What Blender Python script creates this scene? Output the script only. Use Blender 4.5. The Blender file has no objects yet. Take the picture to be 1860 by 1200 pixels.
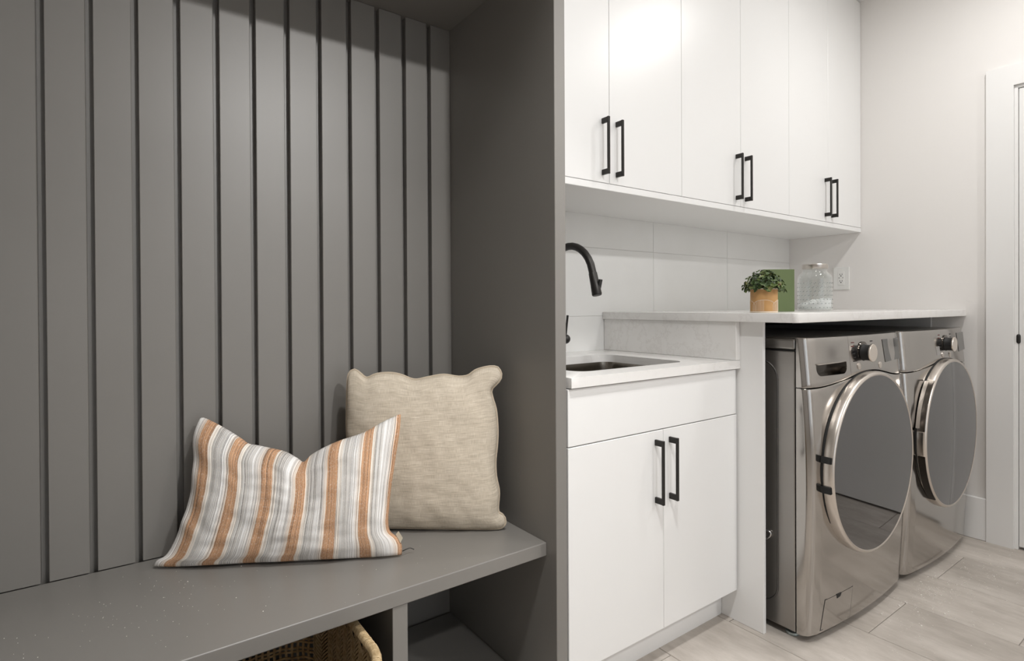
import bpy, bmesh, math, random
from mathutils import Vector, Matrix, noise
random.seed(7)
PI = math.pi
sc = bpy.context.scene
COL = sc.collection

# ------------------------------------------------------------------ camera
F_PX, CX, CY = 1005.477, 930.0, 562.16
YAW, PITCH, ROLL, EYE = 0.62128, -0.00566, 0.00547, 1.07
fw = Vector((math.sin(YAW)*math.cos(PITCH), math.cos(YAW)*math.cos(PITCH), math.sin(PITCH)))
ri0 = Vector((math.cos(YAW), -math.sin(YAW), 0)); dn0 = -ri0.cross(fw)
ri = math.cos(ROLL)*ri0 + math.sin(ROLL)*dn0
dn = -math.sin(ROLL)*ri0 + math.cos(ROLL)*dn0
cam_d = bpy.data.cameras.new('camera'); cam = bpy.data.objects.new('camera', cam_d); COL.objects.link(cam)
up = -dn; bk = -fw
cam.matrix_world = Matrix(((ri.x, up.x, bk.x, 0), (ri.y, up.y, bk.y, 0), (ri.z, up.z, bk.z, EYE), (0, 0, 0, 1)))
cam_d.sensor_width = 36; cam_d.lens = F_PX*36/1860
cam_d.shift_x = 0; cam_d.shift_y = -(600-CY)/1860
cam_d.clip_start = 0.02
sc.camera = cam

# ------------------------------------------------------------------ world, light, exposure
sc.view_settings.view_transform = 'Standard'; sc.view_settings.look = 'None'
sc.view_settings.gamma = 1.0; sc.view_settings.use_curve_mapping = False
sc.view_settings.exposure = 0.45
sc.cycles.max_bounces = 14; sc.cycles.diffuse_bounces = 8; sc.cycles.glossy_bounces = 6; sc.cycles.transparent_max_bounces = 16; sc.cycles.transmission_bounces = 10
w = bpy.data.worlds.new('world'); sc.world = w; w.use_nodes = True
w.node_tree.nodes['Background'].inputs[0].default_value = (0.9, 0.95, 1, 1)
w.node_tree.nodes['Background'].inputs[1].default_value = 0.8
#             x, y, watts, cone
DOWNLIGHTS = [(1.42, 0.44, 2.2, PI), (2.50, 0.44, 7.5, PI), (0.56, 0.32, 9.5, 1.7), (0.95, -1.35, 6.0, 1.15), (2.15, -1.45, 19.0, PI)]
FRONT_FILL_W = 24.0

def area(name, loc, rot, size, size_y, power, color, shape='RECTANGLE', spread=PI):
    d = bpy.data.lights.new(name, 'AREA'); d.shape = shape; d.size = size; d.size_y = size_y
    d.energy = power; d.color = color; d.spread = spread
    o = bpy.data.objects.new(name, d); o.location = loc; o.rotation_euler = rot; COL.objects.link(o)
    return o
CEIL = 2.655
for x, y, watts, cone in DOWNLIGHTS:
    rot = (0, 0, 0)
    if cone < 1.2:      # gimbal spot tilted at the nook's slats
        rot = (Vector((0.48, 1.61, 1.45))-Vector((x, y, CEIL))).to_track_quat('-Z', 'Y').to_euler()
    area('downlight_lamp', (x, y, CEIL-0.012), rot, 0.14, 0.14, watts, (1.0, 0.985, 0.965), 'DISK', cone)
area('window_daylight', (1.15, -2.50, 1.35), (-PI/2, 0, 0), 1.5, 1.9, FRONT_FILL_W, (0.88, 0.94, 1.0))  # broad soft fill added behind the camera, set in an invented window
area('sidelight_daylight', (-0.34, -2.50, 1.15), (-PI/2, 0, 0), 0.24, 1.9, 3.5, (0.70, 0.82, 1.0))

# ------------------------------------------------------------------ materials
def mat(name, color, rough=0.5, metal=0.0, **kw):
    m = bpy.data.materials.new(name); m.use_nodes = True
    b = m.node_tree.nodes['Principled BSDF']
    b.inputs['Base Color'].default_value = (*color, 1); b.inputs['Roughness'].default_value = rough
    b.inputs['Metallic'].default_value = metal
    for k, v in kw.items(): b.inputs[k.replace('_', ' ')].default_value = v
    m['b'] = 1
    return m
def N(m, t, **kw):
    n = m.node_tree.nodes.new(t)
    for k, v in kw.items(): setattr(n, k, v)
    return n
def L(m, a, b): m.node_tree.links.new(a, b)
def BS(m): return m.node_tree.nodes['Principled BSDF']
def noise_node(m, scale, mapscale=(1, 1, 1), coord='Object', detail=4, rot=(0, 0, 0), rough=0.5, perobj=False):
    tc = N(m, 'ShaderNodeTexCoord'); mp = N(m, 'ShaderNodeMapping'); nz = N(m, 'ShaderNodeTexNoise')
    mp.inputs['Scale'].default_value = mapscale; mp.inputs['Rotation'].default_value = rot
    nz.inputs['Scale'].default_value = scale; nz.inputs['Detail'].default_value = detail
    nz.inputs['Roughness'].default_value = rough
    L(m, tc.outputs[coord], mp.inputs['Vector'])
    if perobj:
        oi = N(m, 'ShaderNodeObjectInfo'); va = N(m, 'ShaderNodeVectorMath', operation='MULTIPLY_ADD')
        va.inputs[1].default_value = (17.3, 9.1, 3.7)
        cb = N(m, 'ShaderNodeCombineXYZ')
        for k in range(3): L(m, oi.outputs['Random'], cb.inputs[k])
        L(m, cb.outputs[0], va.inputs[0]); L(m, mp.outputs[0], va.inputs[2]); L(m, va.outputs[0], nz.inputs['Vector'])
    else: L(m, mp.outputs[0], nz.inputs['Vector'])
    return nz
def ramp(m, src, stops):
    r = N(m, 'ShaderNodeValToRGB'); e = r.color_ramp.elements
    e[0].position = stops[0][0]; e[0].color = (*stops[0][1], 1)
    e[1].position = stops[-1][0]; e[1].color = (*stops[-1][1], 1)
    for p, c in stops[1:-1]:
        q = e.new(p); q.color = (*c, 1)
    L(m, src, r.inputs[0]); return r
def bump(m, src, strength, dist=0.001, chain=None):
    b = N(m, 'ShaderNodeBump'); b.inputs['Strength'].default_value = strength; b.inputs['Distance'].default_value = dist
    L(m, src, b.inputs['Height']); L(m, b.outputs[0], BS(m).inputs['Normal'])
    if chain: L(m, chain.outputs[0], b.inputs['Normal'])
    return b

charcoal = mat('charcoal_paint', (0.210, 0.200, 0.186), 0.40, Specular_IOR_Level=0.6)
nz = noise_node(charcoal, 60, (1, 1, 0.25)); bump(charcoal, nz.outputs[0], 0.06, 0.001)
nz2 = noise_node(charcoal, 3); r_ = ramp(charcoal, nz2.outputs[0], [(0.3, (0.204, 0.194, 0.180)), (0.7, (0.216, 0.206, 0.192))]); L(charcoal, r_.outputs[0], BS(charcoal).inputs['Base Color'])
white_lac = mat('white_lacquer', (0.83, 0.83, 0.825), 0.33)
nz = noise_node(white_lac, 40); bump(white_lac, nz.outputs[0], 0.02, 0.001)
wall_m = mat('wall_paint', (0.81, 0.79, 0.77), 0.75)
nz = noise_node(wall_m, 220); bump(wall_m, nz.outputs[0], 0.08, 0.001)
trim_m = mat('trim_paint', (0.83, 0.825, 0.815), 0.4)
ceil_m = mat('ceiling_paint', (0.82, 0.815, 0.80), 0.9)
tile_m = mat('backsplash_glaze', (0.80, 0.80, 0.785), 0.28)
nz = noise_node(tile_m, 5, perobj=True); r_ = ramp(tile_m, nz.outputs[0], [(0.3, (0.775, 0.775, 0.76)), (0.7, (0.81, 0.81, 0.80))]); L(tile_m, r_.outputs[0], BS(tile_m).inputs['Base Color'])
grout_m = mat('white_grout', (0.70, 0.69, 0.67), 0.9)
fgrout_m = mat('floor_grout', (0.30, 0.275, 0.245), 0.9)
black_m = mat('matte_black_metal', (0.035, 0.033, 0.031), 0.38, 0.6)
dark_gap = mat('black_rubber', (0.012, 0.012, 0.012), 0.6)

floor_m = mat('floor_porcelain', (0.4, 0.36, 0.32), 0.42)
n1 = noise_node(floor_m, 2.2, (2.6, 0.8, 1), detail=6, rough=0.62, perobj=True)
n2 = noise_node(floor_m, 14, (2.2, 0.7, 1), detail=5, rough=0.7, perobj=True)
mx = N(floor_m, 'ShaderNodeMix', data_type='FLOAT'); mx.inputs[0].default_value = 0.32
L(floor_m, n1.outputs[0], mx.inputs[2]); L(floor_m, n2.outputs[0], mx.inputs[3])
r_ = ramp(floor_m, mx.outputs[0], [(0.30, (0.345, 0.308, 0.272)), (0.48, (0.480, 0.436, 0.392)), (0.68, (0.650, 0.600, 0.550))])
oi = N(floor_m, 'ShaderNodeObjectInfo'); mr = N(floor_m, 'ShaderNodeMapRange'); mr.inputs[3].default_value = 0.93; mr.inputs[4].default_value = 1.06
L(floor_m, oi.outputs['Random'], mr.inputs[0])
hv = N(floor_m, 'ShaderNodeHueSaturation'); L(floor_m, r_.outputs[0], hv.inputs['Color']); L(floor_m, mr.outputs[0], hv.inputs['Value']); L(floor_m, hv.outputs[0], BS(floor_m).inputs['Base Color'])
bump(floor_m, n2.outputs[0], 0.10, 0.001)

quartz = mat('white_quartz', (0.8, 0.79, 0.77), 0.2)
q1 = noise_node(quartz, 3.0, detail=8, rough=0.65); q2 = noise_node(quartz, 16, detail=6, rough=0.7)
qr1 = ramp(quartz, q1.outputs[0], [(0.0, (0.80, 0.79, 0.775)), (0.475, (0.80, 0.79, 0.775)), (0.492, (0.745, 0.73, 0.715)), (0.505, (0.80, 0.79, 0.775)), (1.0, (0.78, 0.77, 0.755))])
qr2 = ramp(quartz, q2.outputs[0], [(0.0, (1, 1, 1)), (0.52, (1, 1, 1)), (0.70, (0.93, 0.925, 0.91)), (1.0, (0.9, 0.9, 0.9))])
qm = N(quartz, 'ShaderNodeMix', data_type='RGBA', blend_type='MULTIPLY'); qm.inputs[0].default_value = 0.8
L(quartz, qr1.outputs[0], qm.inputs[6]); L(quartz, qr2.outputs[0], qm.inputs[7]); L(quartz, qm.outputs[2], BS(quartz).inputs['Base Color'])

def steel(name, c, rough, bs=(1, 1, 60)):
    m = mat(name, c, rough, 1.0)
    n = noise_node(m, 12, bs, detail=3); rr = N(m, 'ShaderNodeMapRange'); rr.inputs[3].default_value = rough*0.85; rr.inputs[4].default_value = rough*1.2
    L(m, n.outputs[0], rr.inputs[0]); L(m, rr.outputs[0], BS(m).inputs['Roughness']); bump(m, n.outputs[0], 0.03, 0.0006)
    return m
graph_steel = steel('graphite_steel', (0.455, 0.435, 0.413), 0.14, (60, 1, 1))
graph_side = steel('graphite_side_paint', (0.34, 0.325, 0.308), 0.34, (1, 1, 1))
ring_m = steel('warm_chrome_ring', (0.66, 0.61, 0.56), 0.30, (1, 1, 1))
dark_chrome = mat('dark_chrome', (0.16, 0.145, 0.13), 0.15, 1.0)
door_glass = mat('tinted_mirror_glass', (0.185, 0.185, 0.19), 0.025, 1.0)
knob_face = steel('brushed_knob_face', (0.80, 0.73, 0.66), 0.3, (1, 1, 1))
sink_steel = steel('sink_steel', (0.50, 0.46, 0.40), 0.22, (1, 1, 1))
disp_m = mat('display_glass', (0.16, 0.16, 0.155), 0.08, 1.0)
print_m = mat('panel_print', (0.10, 0.095, 0.09), 0.5)
print_red = mat('panel_print_red', (0.30, 0.10, 0.09), 0.5)
zinc = mat('zinc_foot', (0.42, 0.48, 0.48), 0.35, 0.8)

# ------------------------------------------------------------------ helpers
ORG = {}
def setp(o, label=None, cat=None, group=None, kind=None):
    if label: o['label'] = label
    if cat: o['category'] = cat
    if group: o['group'] = group
    if kind: o['kind'] = kind
    return o
def thing(name, label, cat, loc=(0, 0, 0), rotz=0, group=None, local=False):
    o = bpy.data.objects.new(name, None); COL.objects.link(o); o.empty_display_size = 0.05
    o.location = loc; o.rotation_euler = (0, 0, rotz)
    ORG[o.name] = Vector((0, 0, 0)) if local else Vector(loc)
    return setp(o, label, cat, group)
def link(name, me, m, parent=None, smooth=False, kind=None, label=None):
    o = bpy.data.objects.new(name, me); COL.objects.link(o)
    if parent is not None:
        o.parent = parent; og = ORG[parent.name]; ORG[o.name] = og
        if og.length > 0: me.transform(Matrix.Translation(-og))
    else: ORG[o.name] = Vector((0, 0, 0))
    if m is not None: me.materials.append(m)
    if smooth:
        for p in me.polygons: p.use_smooth = True
    setp(o, label, None, None, kind)
    return o
def from_bm(name, bm, m, parent=None, smooth=False, angle=None, **kw):
    bmesh.ops.recalc_face_normals(bm, faces=bm.faces)
    me = bpy.data.meshes.new(name); bm.to_mesh(me); bm.free()
    o = link(name, me, m, parent, smooth or angle is not None, **kw)
    if angle is not None: me.set_sharp_from_angle(angle=math.radians(angle))
    return o
def bm_box(bm, x0, x1, y0, y1, z0, z1, bev=0.0, seg=1):
    mtx = Matrix.Translation(((x0+x1)/2, (y0+y1)/2, (z0+z1)/2)) @ Matrix.Diagonal((x1-x0, y1-y0, z1-z0, 1))
    r = bmesh.ops.create_cube(bm, size=1, matrix=mtx)
    if bev > 0:
        es = list({e for v in r['verts'] for e in v.link_edges})
        bmesh.ops.bevel(bm, geom=es, offset=bev, segments=seg, profile=0.5, affect='EDGES')
def box(name, x0, x1, y0, y1, z0, z1, m, parent=None, bev=0.0, seg=1, **kw):
    bm = bmesh.new(); bm_box(bm, x0, x1, y0, y1, z0, z1, bev, seg)
    return from_bm(name, bm, m, parent, **kw)
def bm_tube(bm, pts, rad, seg=12, closed=False, caps=True, flat=1.0):
    pts = [Vector(p) for p in pts]; n = len(pts)
    rads = rad if isinstance(rad, (list, tuple)) else [rad]*n
    rings = []; prev = None
    for i in range(n):
        if closed: t = (pts[(i+1) % n]-pts[i-1]).normalized()
        else: t = (pts[min(i+1, n-1)]-pts[max(i-1, 0)]).normalized()
        if prev is None:
            a = Vector((0, 0, 1)) if abs(t.z) < 0.9 else Vector((1, 0, 0)); u = t.cross(a).normalized()
        else: u = (prev-t*prev.dot(t)).normalized()
        prev = u; v = t.cross(u)
        rings.append([bm.verts.new(pts[i]+rads[i]*(math.cos(k*2*PI/seg)*u+flat*math.sin(k*2*PI/seg)*v)) for k in range(seg)])
    m = n if closed else n-1
    for i in range(m):
        a, b = rings[i], rings[(i+1) % n]
        for k in range(seg): bm.faces.new((a[k], a[(k+1) % seg], b[(k+1) % seg], b[k]))
    if caps and not closed:
        bm.faces.new(rings[0]); bm.faces.new(list(reversed(rings[-1])))
def tube(name, pts, rad, m, parent=None, seg=12, closed=False, **kw):
    bm = bmesh.new(); bm_tube(bm, pts, rad, seg, closed); return from_bm(name, bm, m, parent, angle=50, **kw)
def bm_lathe(bm, prof, o, axis='z', seg=48, close=False):
    """prof: (r, h); axis z: height up; axis y: h runs along y."""
    o = Vector(o); rings = []
    for r, h in prof:
        ring = []
        if r < 1e-6:
            ring = [bm.verts.new(o+(Vector((0, 0, h)) if axis == 'z' else Vector((0, h, 0))))]
        else:
            for k in range(seg):
                a = k*2*PI/seg; c, s = math.cos(a)*r, math.sin(a)*r
                ring.append(bm.verts.new(o+(Vector((c, s, h)) if axis == 'z' else Vector((c, h, s)))))
        rings.append(ring)
    pairs = list(zip(rings, rings[1:])) + ([(rings[-1], rings[0])] if close else [])
    for a, b in pairs:
        if len(a) == 1 and len(b) == 1: continue
        for k in range(seg):
            k2 = (k+1) % seg
            if len(a) == 1: bm.faces.new((a[0], b[k], b[k2]))
            elif len(b) == 1: bm.faces.new((a[k], a[k2], b[0]))
            else: bm.faces.new((a[k], a[k2], b[k2], b[k]))
def lathe(name, prof, o, m, parent=None, axis='z', seg=48, close=False, angle=35, **kw):
    bm = bmesh.new(); bm_lathe(bm, prof, o, axis, seg, close); return from_bm(name, bm, m, parent, angle=angle, **kw)
def bm_prism(bm, poly, z0, z1):
    a = [bm.verts.new((x, y, z0)) for x, y in poly]; b = [bm.verts.new((x, y, z1)) for x, y in poly]
    n = len(poly); bm.faces.new(a); bm.faces.new(list(reversed(b)))
    for i in range(n): bm.faces.new((a[i], a[(i+1) % n], b[(i+1) % n], b[i]))
def copy_tree(o, parent=None):
    c = o.copy(); COL.objects.link(c); c.parent = parent
    if o.name in ORG: ORG[c.name] = ORG[o.name]
    for ch in list(o.children): copy_tree(ch, c)
    return c
def cut(obj, cutter):
    md = obj.modifiers.new('b', 'BOOLEAN'); md.operation = 'DIFFERENCE'; md.object = cutter; md.solver = 'EXACT'
    bpy.context.view_layer.update()
    dg = bpy.context.evaluated_depsgraph_get(); ev = obj.evaluated_get(dg)
    me = bpy.data.meshes.new_from_object(ev); obj.modifiers.clear(); obj.data = me
    bpy.data.objects.remove(cutter)

# ------------------------------------------------------------------ room shell
XE, YW = 3.19, 1.68          # right-hand wall, back wall (tile face)
XL, YF = -2.0, -2.6
floor = box('floor', XL, XE+0.12, YF, YW+0.03, -0.06, -0.0035, fgrout_m, kind='structure')
TW, TL = 0.3067, 0.61
tm = None; rest = bmesh.new()
def tile_bm(bm, x0, y0, x1, y1):
    bm_box(bm, x0, x1, y0, y1, -0.0045, 0.0, 0.0012)
for k in range(-12, 7):
    x0 = 1.375+k*TW; off = 0.79 if k % 2 == 0 else 0.485
    x1 = min(x0+TW, XE+0.1)
    for j in range(-6, 3):
        y0 = off+j*TL-TL*0; y1 = y0+TL
        if y1 < YF or y0 > YW: continue
        a, b, c, d = x0+0.0012, max(y0+0.0012, YF), x1-0.0012, min(y1-0.0012, YW+0.02)
        if x1-x0 < 0.05 or c-a < 0.02 or d-b < 0.02: continue
        near = x0 > 0.7 and y1 > -0.7
        if near:
            full = abs((c-a)-(TW-0.0024)) < 1e-4 and abs((d-b)-(TL-0.0024)) < 1e-4
            cxm, cym = (a+c)/2, (b+d)/2
            if full and tm is not None: me = tm
            else:
                bm = bmesh.new(); tile_bm(bm, a-cxm, b-cym, c-cxm, d-cym)
                me = bpy.data.meshes.new('tile'); bm.to_mesh(me); bm.free(); me.materials.append(floor_m)
                if full: tm = me
            o = bpy.data.objects.new('tile', me); COL.objects.link(o); o.parent = floor; o.location = (cxm, cym, 0)
        else: tile_bm(rest, a, b, c, d)
from_bm('tile', rest, floor_m, floor, kind='stuff')

ceiling = box('ceiling', XL, XE+0.12, YF, YW+0.1, CEIL, CEIL+0.08, ceil_m, kind='structure')
wb = box('wall_back', XL, XE+0.12, YW+0.010, YW+0.1, 0, CEIL, wall_m, kind='structure')
# back-splash tiles, large format, laid on the back wall
box('grout_bed', 0.945, XE, YW+0.0025, YW+0.0098, 0.74, 1.60, grout_m, wb)
tw, th = 0.5745, 0.2845
for r, z0 in enumerate((0.744, 1.0285, 1.313)):
    xs = [1.4245-tw, 1.4245, 1.999, 2.5735, XE]
    for a, b in zip(xs, xs[1:]):
        a2 = max(a, 0.945)
        box('tile', a2+0.0008, b-0.0008, YW, YW+0.008, z0+0.0008, z0+th-0.0008, tile_m, wb, bev=0.0008)

# right-hand wall with a door opening
DY0, DY1, DZ = -0.15, 0.683, 2.018
bm = bmesh.new()
bm_box(bm, XE, XE+0.12, DY1, YW+0.1, 0, CEIL); bm_box(bm, XE, XE+0.12, YF, DY0, 0, CEIL); bm_box(bm, XE, XE+0.12, DY0, DY1, DZ, CEIL)
from_bm('wall_right', bm, wall_m, kind='structure')
box('wall_left', XL-0.1, XL, YF, YW+0.1, 0, CEIL, wall_m, kind='structure')
WZ0, WZ1 = 0.35, 2.35
openings = [(-0.50, -0.18), (0.35, 1.95)]  # narrow sidelight, then a wide opening made up for the fill light
bm = bmesh.new(); xa = XL
for a, b in openings:
    bm_box(bm, xa, a, YF-0.1, YF, 0, CEIL); bm_box(bm, a, b, YF-0.1, YF, 0, WZ0); bm_box(bm, a, b, YF-0.1, YF, WZ1, CEIL); xa = b
bm_box(bm, xa, XE+0.12, YF-0.1, YF, 0, CEIL)
from_bm('wall_front', bm, wall_m, kind='structure')
for q, (a, b) in enumerate(openings):
    wn = setp(thing('window_%d' % (q+1), None, None, ((a+b)/2, YF, WZ0)), kind='structure')  # the second, wide window is invented to frame the fill light
    mull = [(a, a+0.04), (b-0.04, b)]+([((a+b)/2-0.03, (a+b)/2+0.03)] if b-a > 1 else [])
    for c, d in mull: box('window_frame', c, d, YF-0.05, YF+0.01, WZ0, WZ1, trim_m, wn)
    for c, d in ((WZ0, WZ0+0.05), (WZ1-0.05, WZ1)): box('window_frame', a, b, YF-0.05, YF+0.012, c, d, trim_m, wn)
box('hall_backing', XE+0.30, XE+0.32, DY0-0.1, DY1+0.1, -0.05, DZ+0.1, mat('hall_dark', (0.05, 0.045, 0.04), 0.9), kind='structure')  # dark sheet added so the gap under the door looks unlit

# trim and door
CF = XE-0.016
tr = setp(thing('trim_1', None, None, (XE, 0.7, 0)), kind='structure')
box('casing_board', CF, XE, 0.6875, 0.7815, 0, 2.108, trim_m, tr)
box('casing_board', CF, XE, DY0-0.10, 0.6875, DZ+0.001, 2.108, trim_m, tr)
box('casing_board', CF, XE, DY0-0.10, DY0-0.004, 0, DZ, trim_m, tr, bev=0.0015)
box('door_jamb', XE-0.004, XE+0.119, 0.6755, 0.6872, 0, DZ, trim_m, tr, bev=0.001)
box('door_jamb', XE-0.004, XE+0.119, DY0, 0.6755, DZ-0.012, DZ, trim_m, tr, bev=0.001)
dr = setp(thing('door_1', None, None, (XE+0.02, 0.27, 0)), kind='structure')
box('door_slab', XE+0.001, XE+0.037, DY0+0.004, 0.6735, 0.012, DZ-0.015, trim_m, dr, bev=0.002)
bm = bmesh.new(); bm_tube(bm, [(XE-0.002, 0.6745, z) for z in (0.897, 0.90, 0.905, 0.93, 0.935, 0.938)], [0.002, 0.006, 0.0075, 0.0075, 0.006, 0.002], 10)
from_bm('hinge_knuckle', bm, black_m, dr, angle=40, label='small dark bronze hinge knuckle')
box('door_knob_rose', XE-0.02, XE+0.001, -0.10, -0.04, 0.90, 0.96, black_m, dr, bev=0.006)
br = box('baseboard_right', XE-0.013, XE, 0.7817, YW, 0, 0.192, trim_m, kind='structure', bev=0.003)
box('baseboard_front', XL, XE, YF, YF+0.013, 0, 0.19, trim_m, kind='structure', bev=0.003)

# recessed ceiling lights
lamp_on = mat('lamp_diffuser', (1, 1, 1), 0.5)
BS(lamp_on).inputs['Emission Color'].default_value = (1, 0.93, 0.85, 1); BS(lamp_on).inputs['Emission Strength'].default_value = 3
for x, y in [q[:2] for q in DOWNLIGHTS]:
    lf = lathe('recessed_light_ring', [(0.072, -0.001), (0.088, -0.001), (0.088, -0.004), (0.072, -0.007)], (x, y, CEIL), trim_m, ceiling, seg=32, close=True)
    lathe('light_diffuser', [(0.0, -0.0015), (0.072, -0.0015), (0.072, -0.0005), (0, -0.0005)], (x, y, CEIL), lamp_on, lf, seg=32)

# ------------------------------------------------------------------ charcoal nook
BZ = 0.458; NX = 0.905; NB = 1.61; NTOP = 1.982
nook = thing('mudroom_cabinet', 'tall charcoal built-in mudroom cabinet with vertical slatted back board', 'cabinet', (0.25, NB, 0))
box('side_panel', NX, NX+0.0355, 1.0755, YW+0.009, 0, CEIL-0.001, charcoal, nook, bev=0.0012)
box('side_panel', -0.280, -0.245, 1.0755, YW+0.009, 0, CEIL-0.001, charcoal, nook, bev=0.0012)
box('top_panel', -0.245, NX, 1.078, NB+0.03, NTOP, NTOP+0.03, charcoal, nook)
box('header_board', -0.245, NX, 1.078, 1.10, NTOP+0.0305, CEIL-0.001, charcoal, nook)
box('back_board', -0.245, NX, NB+0.024, NB+0.04, 0.03, NTOP, charcoal, nook)
for k in range(-2, 12):
    x0 = -0.1258+0.0873*k; x1 = x0+0.0728
    box('slat', max(x0, -0.245), min(x1, NX), NB, NB+0.0238, BZ+0.0005, NTOP-0.0005, charcoal, nook, bev=0.0012)

bench = thing('storage_bench', 'built-in charcoal bench seat with open cubbies beneath', 'bench', (0.2, 1.36, 0))
box('seat', -0.245, NX, 1.1152, NB, 0.4228, BZ, charcoal, bench, bev=0.0026, seg=3)
box('cubby_divider', 0.4797, 0.515, 1.118, NB+0.012, 0.051, 0.4226, charcoal, bench, bev=0.001)
box('cubby_divider', -0.14, -0.105, 1.118, NB+0.012, 0.051, 0.4226, charcoal, bench, bev=0.001)
box('cubby_floor', -0.245, NX, 1.118, NB+0.012, 0.015, 0.0505, charcoal, bench, bev=0.001)
box('toe_board', -0.245, NX, 1.16, 1.18, 0.0, 0.015, charcoal, bench)

# ------------------------------------------------------------------ cushions
def resample(pts, n):
    pts = [Vector((a, b, 0)) for a, b in pts]
    d = [0]
    for a, b in zip(pts, pts[1:]): d.append(d[-1]+(b-a).length)
    out = []
    for i in range(n+1):
        t = d[-1]*i/n; j = 0
        while j < len(d)-2 and d[j+1] < t: j += 1
        f = (t-d[j])/max(d[j+1]-d[j], 1e-9)
        p0 = pts[max(j-1, 0)]; p1 = pts[j]; p2 = pts[j+1]; p3 = pts[min(j+2, len(pts)-1)]
        out.append(0.5*((2*p1)+(p2-p0)*f+(2*p0-5*p1+4*p2-p3)*f*f+(3*p1-p0-3*p2+p3)*f*f*f))
    return out
def cushion(name, frame, sides, thick, m, parent, nu=90, nv=70, wr=0.0, dent=None, seed=0, minz=0.4605, power=0.5, kl=2.0, kr=2.0, kt=1.4):
    O, U, V, Nn = [Vector(v) for v in frame]
    B = resample(sides['bottom'], nu); T = resample(sides['top'], nu); Lf = resample(sides['left'], nv); R = resample(sides['right'], nv)
    c00, c10, c01, c11 = B[0], B[-1], T[0], T[-1]
    verts, uvs = [], []
    def co(i, j):
        u, v = i/nu, j/nv
        bil = (1-u)*(1-v)*c00+u*(1-v)*c10+(1-u)*v*c01+u*v*c11
        dL = Lf[j]-((1-v)*c00+v*c01); dR = R[j]-((1-v)*c10+v*c11); dB = B[i]-((1-u)*c00+u*c10); dT = T[i]-((1-u)*c01+u*c11)
        return bil+(1-u)**kl*dL+u**kr*dR+(1-v)**2*dB+v**kt*dT
    idx = {}
    for side in (1, -1):
        for i in range(nu+1):
            for j in range(nv+1):
                edge = i in (0, nu) or j in (0, nv)
                if side == -1 and edge: idx[(side, i, j)] = idx[(1, i, j)]; continue
                u, v = i/nu, j/nv; p = co(i, j)
                a, b = 2*u-1, 2*v-1
                f = max(0, (1-abs(a)**2.6)*(1-abs(b)**2.6))**power
                h = thick*f
                if dent and side == 1:
                    h *= 1-dent[2]*math.exp(-((u-dent[0])/0.07)**2)*max(0, v-dent[1])/(1-dent[1])
                q = Vector((u*3.1+seed, v*3.1, side*2.0))
                h += wr*min(1, f*1.4)*(noise.noise(q*1.6)+0.5*noise.noise(q*4.5))
                # gathered folds running in from the seams
                ed = min(min(u, 1-u)*1.2, min(v, 1-v))
                h += wr*0.8*math.exp(-ed*14)*min(1, f*3)*math.sin((u*9+v*7)*PI+3*noise.noise(q))
                P = O+U*p.x+V*p.y+Nn*(side*h)
                if P.z < minz: P.z = minz
                idx[(side, i, j)] = len(verts); verts.append(P); uvs.append((u, v))
    faces = []
    for side in (1, -1):
        for i in range(nu):
            for j in range(nv):
                q = [idx[(side, i, j)], idx[(side, i+1, j)], idx[(side, i+1, j+1)], idx[(side, i, j+1)]]
                faces.append(q if side == 1 else q[::-1])
    me = bpy.data.meshes.new(name); me.from_pydata([tuple(v) for v in verts], [], faces); me.update()
    uv = me.uv_layers.new(name='uv')
    for lp in me.loops: uv.data[lp.index].uv = uvs[lp.vertex_index]
    o = link(name, me, m, parent, smooth=True)
    ring = B[:-1]+R[:-1]+T[::-1][:-1]+Lf[::-1][:-1]
    return o, [O+U*p.x+V*p.y for p in ring]

# striped linen
stripe = mat('striped_linen', (0.7, 0.6, 0.5), 0.9)
tc = N(stripe, 'ShaderNodeTexCoord'); sp = N(stripe, 'ShaderNodeSeparateXYZ'); L(stripe, tc.outputs['UV'], sp.inputs[0])
nw = noise_node(stripe, 3.0, coord='UV', detail=2)
ma = N(stripe, 'ShaderNodeMath', operation='MULTIPLY_ADD'); L(stripe, nw.outputs[0], ma.inputs[0]); ma.inputs[1].default_value = 0.010; L(stripe, sp.outputs[0], ma.inputs[2])
def MA(op, a, b, m=stripe):
    n = N(m, 'ShaderNodeMath', operation=op)
    if hasattr(a, 'links'): L(m, a, n.inputs[0])
    else: n.inputs[0].default_value = a
    if hasattr(b, 'links'): L(m, b, n.inputs[1])
    else: n.inputs[1].default_value = b
    return n.outputs[0]
ph = MA('ADD', MA('DIVIDE', ma.outputs[0], 0.1555), 0.52)
fr = MA('FRACT', ph, 0)
cream = (0.84, 0.77, 0.69); orange = (0.52, 0.295, 0.165); pale = (0.74, 0.725, 0.71); grey = (0.52, 0.50, 0.475)
def uvnoise(m, scale, detail=3):
    mp = N(m, 'ShaderNodeMapping'); mp.inputs['Scale'].default_value = scale; n = N(m, 'ShaderNodeTexNoise'); n.inputs['Scale'].default_value = 1; n.inputs['Detail'].default_value = detail
    L(m, tc.outputs['UV'], mp.inputs[0]); L(m, mp.outputs[0], n.inputs['Vector']); return n
band = N(stripe, 'ShaderNodeValToRGB'); els = band.color_ramp.elements
els[0].position = 0.0; els[0].color = (*orange, 1); els[1].position = 1.0; els[1].color = (*orange, 1)
for p, c in ((0.145, orange), (0.175, cream), (0.26, cream), (0.30, grey), (0.45, (0.63, 0.61, 0.585)), (0.60, pale), (0.72, (0.78, 0.75, 0.72)), (0.80, (0.66, 0.56, 0.48)), (0.83, cream), (0.86, orange)):
    e = els.new(p); e.color = (*c, 1)
L(stripe, fr, band.inputs[0])
tl = uvnoise(stripe, (330, 0.7, 1), 1); wv = uvnoise(stripe, (150, 330, 1), 2); sl = uvnoise(stripe, (380, 60, 1), 2)
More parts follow.
